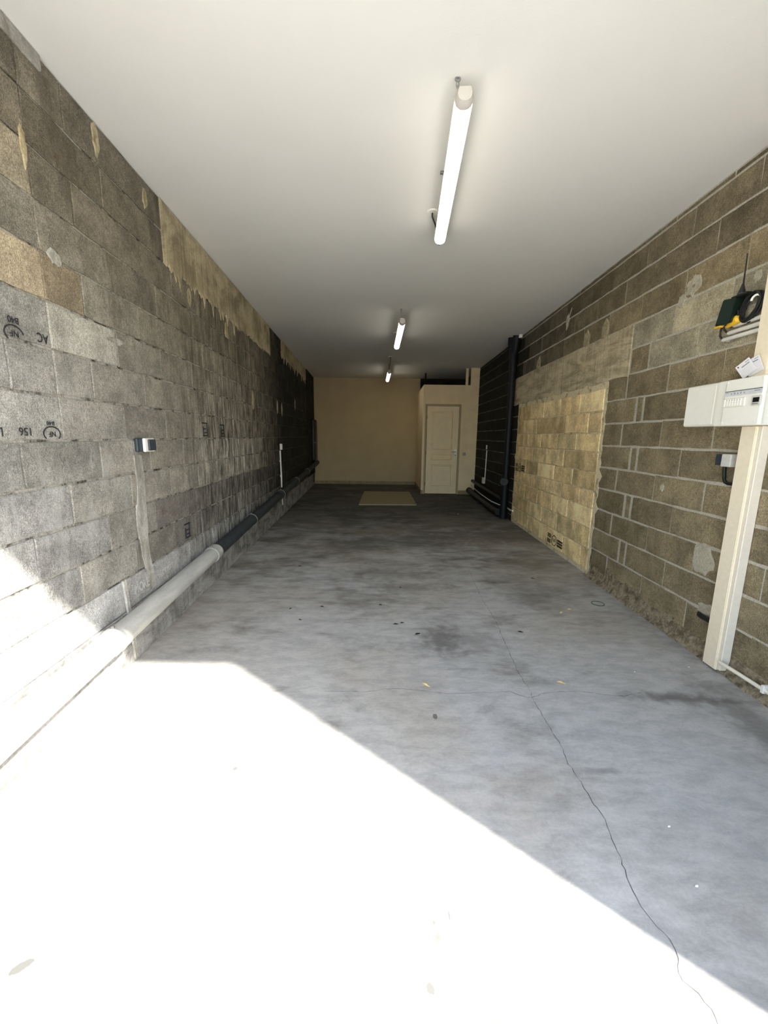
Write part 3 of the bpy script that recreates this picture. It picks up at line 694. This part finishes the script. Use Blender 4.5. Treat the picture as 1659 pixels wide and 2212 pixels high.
wc = thing('wall_cabinet', 'tall black rounded box on the left wall beside the back wall', 'cabinet', LW(11.45, .62))
MB(LW).box(11.15, 11.72, .70, 1.82, 0.0, .115, .035, 3).build('body', 'black', wc, smooth=True)
MB(LW).box(11.16, 11.20, 1.19, 1.215, .1, .118).build('latch', 'steel', wc)
MB(LW).tube([(11.4, .66, .05), (11.42, .45, .05), (11.42, .1, .03)], .012, 8).build('drain_hose', 'black', wc)

# ------------------------------------------------------------------ right wall: electrical panel and neighbours
ep = thing('electrical_panel', 'white electrical panel of two joined boxes on the right wall', 'panel', RW(2.48, 1.47))
MB(RW).box(2.500, 2.790, 1.470, 1.724, 0, .10, .010, 2).build('meter_box', 'panel', ep)
MB(RW).box(2.542, 2.780, 1.480, 1.714, .10, .104, .003, 1).build('meter_cover', 'panel', ep)
MB(RW).box(2.190, 2.500, 1.466, 1.722, 0, .125, .006, 1).build('fuse_box', 'panel', ep)
fc = MB(RW).box(2.172, 2.424, 1.466, 1.720, .118, .142, .008, 2).build('fuse_cover', 'panel', ep)
MB(RW).box(2.178, 2.418, 1.629, 1.656, .142, .1435).build('label_strip', 'label', fc)
MB(RW).box(2.178, 2.418, 1.653, 1.657, .1435, .1442).build('green_line', 'label_green', fc)
for i in range(5):
    y = 2.372 - i*.021; MB(RW).box(y-.003, y+.003, 1.637, 1.645+.003*(i % 2), .1435, .1441).build('icon_print', 'ink_soft', fc)
MB(RW).box(2.395, 2.415, 1.647, 1.650, .1435, .1441).build('icon_print', 'ink_soft', fc)
MB(RW).box(2.19, 2.225, 1.643, 1.647, .1435, .1441).build('icon_print', 'ink_soft', fc)
bw = MB(RW).box(2.274, 2.418, 1.568, 1.617, .142, .147, .003, 1).build('breaker_window', 'white', fc)
for i in range(6):
    y = 2.388 - i*.0175
    MB(RW).box(y-.0065, y+.0065, 1.574, 1.612, .147, .1505, .001, 1).build('breaker', 'panel', bw)
    MB(RW).box(y-.003, y+.003, 1.604, 1.607, .1505, .1512).build('breaker_print', 'ink_soft', bw)
    MB(RW).box(y-.005, y+.004, 1.592, 1.594, .1505, .1510).build('breaker_print', 'label', bw)
MB(RW).box(2.398, 2.412, 1.572, 1.614, .147, .153, .002, 1).build('main_switch', 'white', bw)
dm = MB(RW).box(2.173, 2.230, 1.568, 1.617, .142, .150, .003, 1).build('energy_meter', 'socket_grey', fc)
MB(RW).box(2.181, 2.218, 1.584, 1.608, .150, .1512).build('display_screen', 'screen', dm)
for i in range(4): MB(RW).box(2.186+i*.009, 2.190+i*.009, 1.574, 1.578, .150, .1518).build('button', 'anthracite', dm)
for (y, z) in ((2.412, 1.705), (2.186, 1.705), (2.412, 1.485), (2.200, 1.485)):
    MB(RW).tube([(y, z, .141), (y, z, .145)], .006, 10).build('cover_screw', 'white', fc)

tr = thing('cable_trunking', 'beige upright cable duct on the right wall from floor to ceiling', 'duct', RW(2.31, 0))
for (z0, z1) in ((0.012, 1.464), (1.724, HC)):
    MB(RW).box(2.262, 2.362, z0, z1, 0.0015, .060, .004, 1).build('duct_body', 'trunk', tr)
    MB(RW).box(2.236, 2.262, z0+.01*(z0 < 1), z1, 0.0015, .055, .003, 1).build('duct_side_cover', 'trunk2', tr)
    MB(RW).box(2.268, 2.362, z0+.003, z1, .060, .064, .002, 1).build('duct_lid', 'trunk', tr)

def booklet(label, y0, y1, z0, z1, lean, o, tilt, fold=True):
    t = thing('booklet', label, 'booklet', RW((y0+y1)/2, z0, o), 'papers tucked above the panel')
    c, s_ = math.cos(tilt), math.sin(tilt); ym = (y0+y1)/2
    def fn(a, b, cc):
        da, db = a-ym, b-z0
        return RW(ym + da*c - db*s_, z0 + da*s_ + db*c, o + cc + lean*(b-z0))
    MB(fn).box(y0, y1, z0, z1, 0, .004).build('pages', 'paper', t)
    MB(fn).box(y0+.01, y1-.03, z1-.024, z1-.019, .004, .0046).build('printed_title', 'ink_soft', t)
    MB(fn).box(y1-.018, y1-.010, z1-.013, z1-.007, .004, .0046).build('printed_mark', 'ink', t)
    MB(fn).box(y0+.005, y0+.03, z1-.012, z1-.009, .004, .0046).build('printed_mark', 'ink_soft', t)
    for i in range(3): MB(fn).box(y0+.012, y1-.012-.01*i, z1-.036-.009*i, z1-.034-.009*i, .004, .0045).build('printed_line', 'label', t)
    return t
booklet('white booklet leaning in front, resting on the panel top', 2.305, 2.395, 1.7465, 1.82, 0.35, .076, -0.48)
booklet('white booklet at the back, half hidden by the front one', 2.275, 2.365, 1.7465, 1.83, 0.22, .067, -0.30)

rb = thing('receiver_box', 'dark green box with a yellow plug on the right wall', 'box', RW(2.58, 2.07))
m = MB(RW); m.faces([(2.655, 2.066, .088), (2.538, 2.058, .088), (2.520, 2.190, .088), (2.618, 2.205, .088), (2.66, 2.085, 0), (2.575, 2.085, 0), (2.56, 2.225, 0), (2.63, 2.225, 0)],
    [[0, 1, 2, 3], [7, 6, 5, 4], [0, 4, 5, 1], [1, 5, 6, 2], [2, 6, 7, 3], [3, 7, 4, 0]])
bmesh.ops.bevel(m.bm, geom=m.bm.edges[:], offset=.004, segments=2, affect='EDGES'); m.build('case', 'green', rb)
MB(RW).tube([(2.61, 2.055, .045), (2.585, 2.064, .045), (2.555, 2.075, .045), (2.535, 2.082, .045), (2.527, 2.085, .045)], [.010, .016, .024, .023, .012], 14).build('yellow_plug', 'yellow', rb, smooth=True)
MB(RW).box(2.615, 2.66, 2.054, 2.066, .06, .085, .003, 1).build('yellow_seal', 'yellow', rb)
for (a, b) in (((2.655, 2.068, .04), [(2.69, 2.05, .02), (2.69, 2.02, .018), (2.668, 1.995, .018)]), ((2.65, 2.07, .04), [(2.66, 2.05, .02), (2.645, 2.035, .018), (2.628, 2.026, .018)]), ((2.63, 2.07, .04), [(2.632, 2.058, .02), (2.615, 2.055, .018), (2.594, 2.059, .018)])):
    MB(RW).tube([a]+b, .0055, 8).build('cable', 'cable', rb, smooth=True)

an = thing('antenna', 'thin black whip antenna on a wall bracket beside the green box', 'antenna', RW(2.52, 2.19))
MB(RW).tube([(2.527, 2.215, .055), (2.526, 2.222, .055), (2.526, 2.245, .055), (2.5255, 2.268, .055), (2.527, 2.34, .055), (2.53, 2.418, .055), (2.53, 2.423, .055)], [.020, .017, .010, .0045, .0034, .0032, .0046], 12).build('whip', 'black', an, smooth=True)
MB(RW).tube([(2.527, 2.208, .055), (2.527, 2.215, .055)], .021, 16).build('base_disc', 'anthracite', an)
MB(RW).box(2.47, 2.575, 2.196, 2.208, 0, .075, .002, 1).build('bracket', 'black', an)
MB(RW).tube([(2.50, 2.205, .012), (2.50, 2.222, .012)], .005, 8).build('bracket_screw', 'steel', an)
cc = thing('cable_coil', 'coil of black cable hanging under the antenna bracket', 'cable', RW(2.47, 2.05))
rnd = random.Random(4)
pts = []
for i in range(7*24+1):
    a = 2*math.pi*i/24; k = i/24
    r1 = 0.056 + rnd.uniform(-.003, .003) + .010*math.sin(k*2.1); r2 = .070 + .006*math.sin(k*1.7)
    pts.append((2.470 - .018*math.sin(a)*1.0 + r1*math.cos(a), 2.127 + r2*math.sin(a), .020 + .004*k + .004*math.sin(a*2+k)))
MB(RW).tube(pts, .0062, 6).build('loops', 'black', cc, smooth=True)
a0 = [(2.478 + .020*math.cos(q)-.068+.02, 2.150 + .028*math.sin(q), .045+.01*math.cos(q)) for q in [i*math.pi/8 for i in range(9)]]
MB(RW).tube(a0, .006, 8).build('white_tie', 'white', cc, smooth=True)
for i, (y, z, lb) in enumerate([(2.594, 2.059, 'topmost'), (2.628, 2.024, 'middle'), (2.664, 1.991, 'lowest')]):
    t = thing('conduit', lb+' of three white conduits running from the green box to the duct', 'conduit', RW(2.5, z-.012), 'white conduits below the green box')
    MB(RW).tube([(y, z, .018), (y-.008, z, .018), (2.364, z, .018)], [.009, .012, .012], 12).build('tube', 'white_tube', t, smooth=True)
    for yy in (y-.03, 2.395): MB(RW).box(yy-.007, yy+.007, z-.014, z-.002, 0, .018, .001, 1).build('clip', 'socket_grey', t)

so = thing('wall_socket', 'grey surface socket with dark flap and black cable by the duct', 'socket', RW(2.47, 1.23))
MB(RW).box(2.412, 2.482, 1.230, 1.305, 0, .055, .005, 2).build('body', 'socket_grey', so)
MB(RW).box(2.482, 2.530, 1.236, 1.302, 0, .052, .004, 2).build('dark_flap', 'anthracite', so)
MB(RW).tube([(2.492, 1.232, .018), (2.490, 1.19, .016), (2.486, 1.152, .014), (2.474, 1.134, .014), (2.452, 1.128, .014), (2.366, 1.130, .014)], .009, 10).build('cable', 'black', so, smooth=True)
st = thing('black_sleeve', 'black cable sleeve leaving the right wall low behind the duct', 'pipe', RW(2.45, .24))
MB(RW).tube([(2.53, .258, -.01), (2.50, .262, .014), (2.46, .266, .026), (2.364, .272, .03)], .017, 12).build('sleeve', 'black', st, smooth=True)
wp = thing('water_pipe', 'thin off white pipe low on the right wall beside the duct foot', 'pipe', RW(1.5, .06))
MB(RW).tube([(2.235, .083, .066), (2.225, .083, .068), (2.1, .076, .045), (1.95, .072, .03), (0.5, .06, .03)], .011, 12).build('tube', 'trunk2', wp, smooth=True)
MB(RW).box(1.965, 1.985, .055, .10, 0, .046, .003, 1).build('clip', 'white', wp)

# soil stack and pipes at the back right
ss = thing('soil_stack', 'tall black waste pipe standing beside the walled up opening', 'pipe', RW(6.99, 0, .085))
YS = 6.985
MB(RW).tube([(YS, .0, .085), (YS, .62, .085)], .062, 20).build('lower_pipe', 'pvc_black', ss, smooth=True)
MB(RW).tube([(YS, .56, .085), (YS, .76, .085)], .067, 20).build('inspection_tee', 'pvc_black', ss, smooth=True)
MB(RW).tube([(YS, .66, .085), (YS-.13, .66, .14)], .060, 20).build('inspection_neck', 'pvc_black', ss, smooth=True)
MB(RW).tube([(YS-.13, .66, .14), (YS-.155, .66, .15)], .064, 20).build('inspection_cap', 'pvc_dark', ss, smooth=True)
MB(RW).tube([(YS, .74, .085), (YS, 2.52, .085)], .054, 20).build('upper_pipe', 'pvc_black', ss, smooth=True)
MB(RW).tube([(YS, 2.44, .085), (YS, 2.50, .085), (YS, 2.74, .09), (YS+.02, 2.88, .09)], [.060, .062, .068, .066], 20).build('branch_fitting', 'pvc_black', ss, smooth=True)
MB(RW).tube([(YS, 2.70, .085), (YS-.08, 2.86, .08), (YS-.10, HC, .08)], [.055, .062, .062], 20).build('branch_pipe', 'pvc_black', ss, smooth=True)
MB(RW).tube([(YS+.04, 2.84, .12), (YS+.06, HC, .12)], .055, 20).build('branch_pipe', 'pvc_black', ss, smooth=True)
MB(RW).tube([(YS, 1.98, .085), (YS, 2.0, .085)], .060, 20).build('pipe_clamp', 'pvc_black', ss)
MB(RW).box(YS-.20, YS-.12, HC-.05, HC, .02, .07, .006, 1).build('foam_seal', 'white', ss)
lp = thing('floor_pipe', 'thick black horizontal pipe on the floor at the right wall', 'pipe', RW(8.5, .0, .13))
MB(RW).tube([(7.06, .10, .15), (7.3, .085, .15), (8.6, .10, .15), (9.82, .125, .15)], .062, 20).build('tube', 'pvc_black', lp, smooth=True)
MB(RW).box(8.5, 8.53, 0, .1, .07, .22).build('bracket', 'pvc_black', lp)
MB(RW).tube([(9.80, .124, .15), (9.86, .126, .15)], .068, 20).build('end_socket', 'pvc_black', lp, smooth=True)
upp = thing('wall_pipe', 'thinner black pipe on the wall above the floor pipe', 'pipe', RW(8.5, .27, .06))
MB(RW).tube([(7.06, .30, .06), (8.4, .32, .06), (9.95, .345, .06)], .036, 16).build('tube', 'pvc_black', upp, smooth=True)
for y in (7.5, 8.2, 9.4): MB(RW).tube([(y-.012, .311, .06), (y+.012, .311, .06)], .041, 16).build('pipe_clamp', 'pvc_dark', upp)
ho = thing('white_hose', 'white hose sagging between the two black pipes', 'hose', RW(8.3, .15, .07))
MB(RW).tube([(6.66, .195, .02), (6.80, .185, .02), (6.95, .18, .011), (7.08, .185, .012), (7.28, .20, .10), (7.6, .205, .15), (8.4, .21, .15), (9.1, .225, .14), (9.75, .25, .12)], [.017, .015, .010, .010, .009, .009, .009, .009, .009], 8).build('tube', 'white_tube', ho, smooth=True)
cr = thing('conduit', 'thin white upright conduit with a grey box on the dark right wall', 'conduit', RW(8.83, .4))
MB(RW).tube([(8.80, 1.12, .014), (8.82, .8, .014), (8.83, .50, .014)], .012, 8).build('tube', 'white_tube', cr)
MB(RW).tube([(8.83, 1.14, .014), (8.83, 1.23, .014)], .014, 8).build('tube_end', 'white_tube', cr)
MB(RW).box(8.83, 8.97, .40, .53, 0, .05, .006, 1).build('junction_box', 'socket_grey', cr)

# ------------------------------------------------------------------ litter on the floor
def leaf_ob(x, y, L, w_, ang, mat, label, cat='leaf', h_=.008, group=None):
    c, s_ = math.cos(ang), math.sin(ang); n = 8
    m = MB(lambda a, b, cz: Vector((x + a*c - b*s_, y + a*s_ + b*c, cz)))
    vs = []; fs = []
    for i in range(n+1):
        t = i/n; wd = w_*math.sin(math.pi*min(max(t, .03), .97))**.8; z = .0015 + h_*math.sin(math.pi*t)*(.5+.5*math.sin(5*t))
        vs += [((t-.5)*L, -wd, z*.5), ((t-.5)*L, 0, z + .002), ((t-.5)*L, wd, z*.6), ((t-.5)*L, 0, max(0.0004, z-.001))]
        if i: 
            a = 4*(i-1); b = 4*i
            fs += [[a, b, b+1, a+1], [a+1, b+1, b+2, a+2], [a+2, b+2, b+3, a+3], [a+3, b+3, b, a]]
    m.faces(vs, fs); return tag(m.build('dry_leaf' if cat == 'leaf' else 'debris_crumb', mat), label, cat, group)
leaf_ob(0.25, 2.09, .055, .007, -0.7, 'leaf', 'slim tan dry leaf on the floor just behind the long crosswise crack')
leaf_ob(1.032, 2.13, .045, .010, -0.4, 'leaf', 'curled tan dry leaf on the floor right of the lengthwise crack')
leaf_ob(1.442, 3.097, .05, .012, 0.9, 'leaf', 'left one of two small dry leaves farther back on the right')
leaf_ob(1.535, 3.153, .04, .010, 0.2, 'leaf', 'right one of two small dry leaves farther back on the right')
rg = MB().tube([(1.834+.05*math.cos(a), 3.28+.05*math.sin(a), .004) for a in [i*math.pi/12 for i in range(25)]], .003, 6).build('rubber_ring', 'ring_green')
tag(rg, 'small green ring lying on the floor near the right wall', 'ring')
for (x, y, L, a, lb) in [(0.098, 2.85, .05, .2, 'left of the close pair of dark crumbs in mid floor'), (0.145, 2.87, .04, .4, 'right of the close pair of dark crumbs in mid floor'),
        (0.25, 2.70, .06, .6, 'largest dark crumb, beside the dark stain in mid floor'), (-0.02, 3.2, .035, 0, 'dark crumb a little behind the close pair'), (0.16, 3.6, .03, 0, 'tiny dark crumb on the floor farther back in the middle'),
        (-0.5, 3.15, .04, 0, 'dark crumb on the left floor, right of two in a row'), (-0.75, 3.1, .03, 1, 'dark crumb on the left floor, left of two in a row'), (1.0, 2.75, .05, -.2, 'dark crumb just right of the lengthwise floor crack'),
        (-0.9, 4.2, .05, 0, 'dark crumb nearest the left wall, far back'), (1.5, 3.9, .05, 0, 'dark crumb on the floor before the yellow block infill'), (-.63, 2.9, .03, 0, 'dark crumb on the left floor, nearest the sunlight')]:
    leaf_ob(x, y, L*.75, L*.2, a, 'dark_leaf', lb, 'debris', .006, 'dark crumbs on the floor')
for (x, y, lb) in [(1.527, 2.249, 'white fleck on the floor just behind the crosswise crack at right'), (1.9, 2.31, 'white fleck on the floor at the foot of the beige duct'), (1.05, 1.25, 'farther of two white flecks right of the long crack'), (1.0, 1.05, 'nearer of two white flecks right of the long crack')]:
    leaf_ob(x, y, .012, .004, .3, 'paper', lb, 'fleck', .003, 'white flecks on the floor')
leaf_ob(1.36, 7.35, .035, .012, .3, 'paper', 'white fleck on the dark floor before the soil stack', 'fleck', .004)
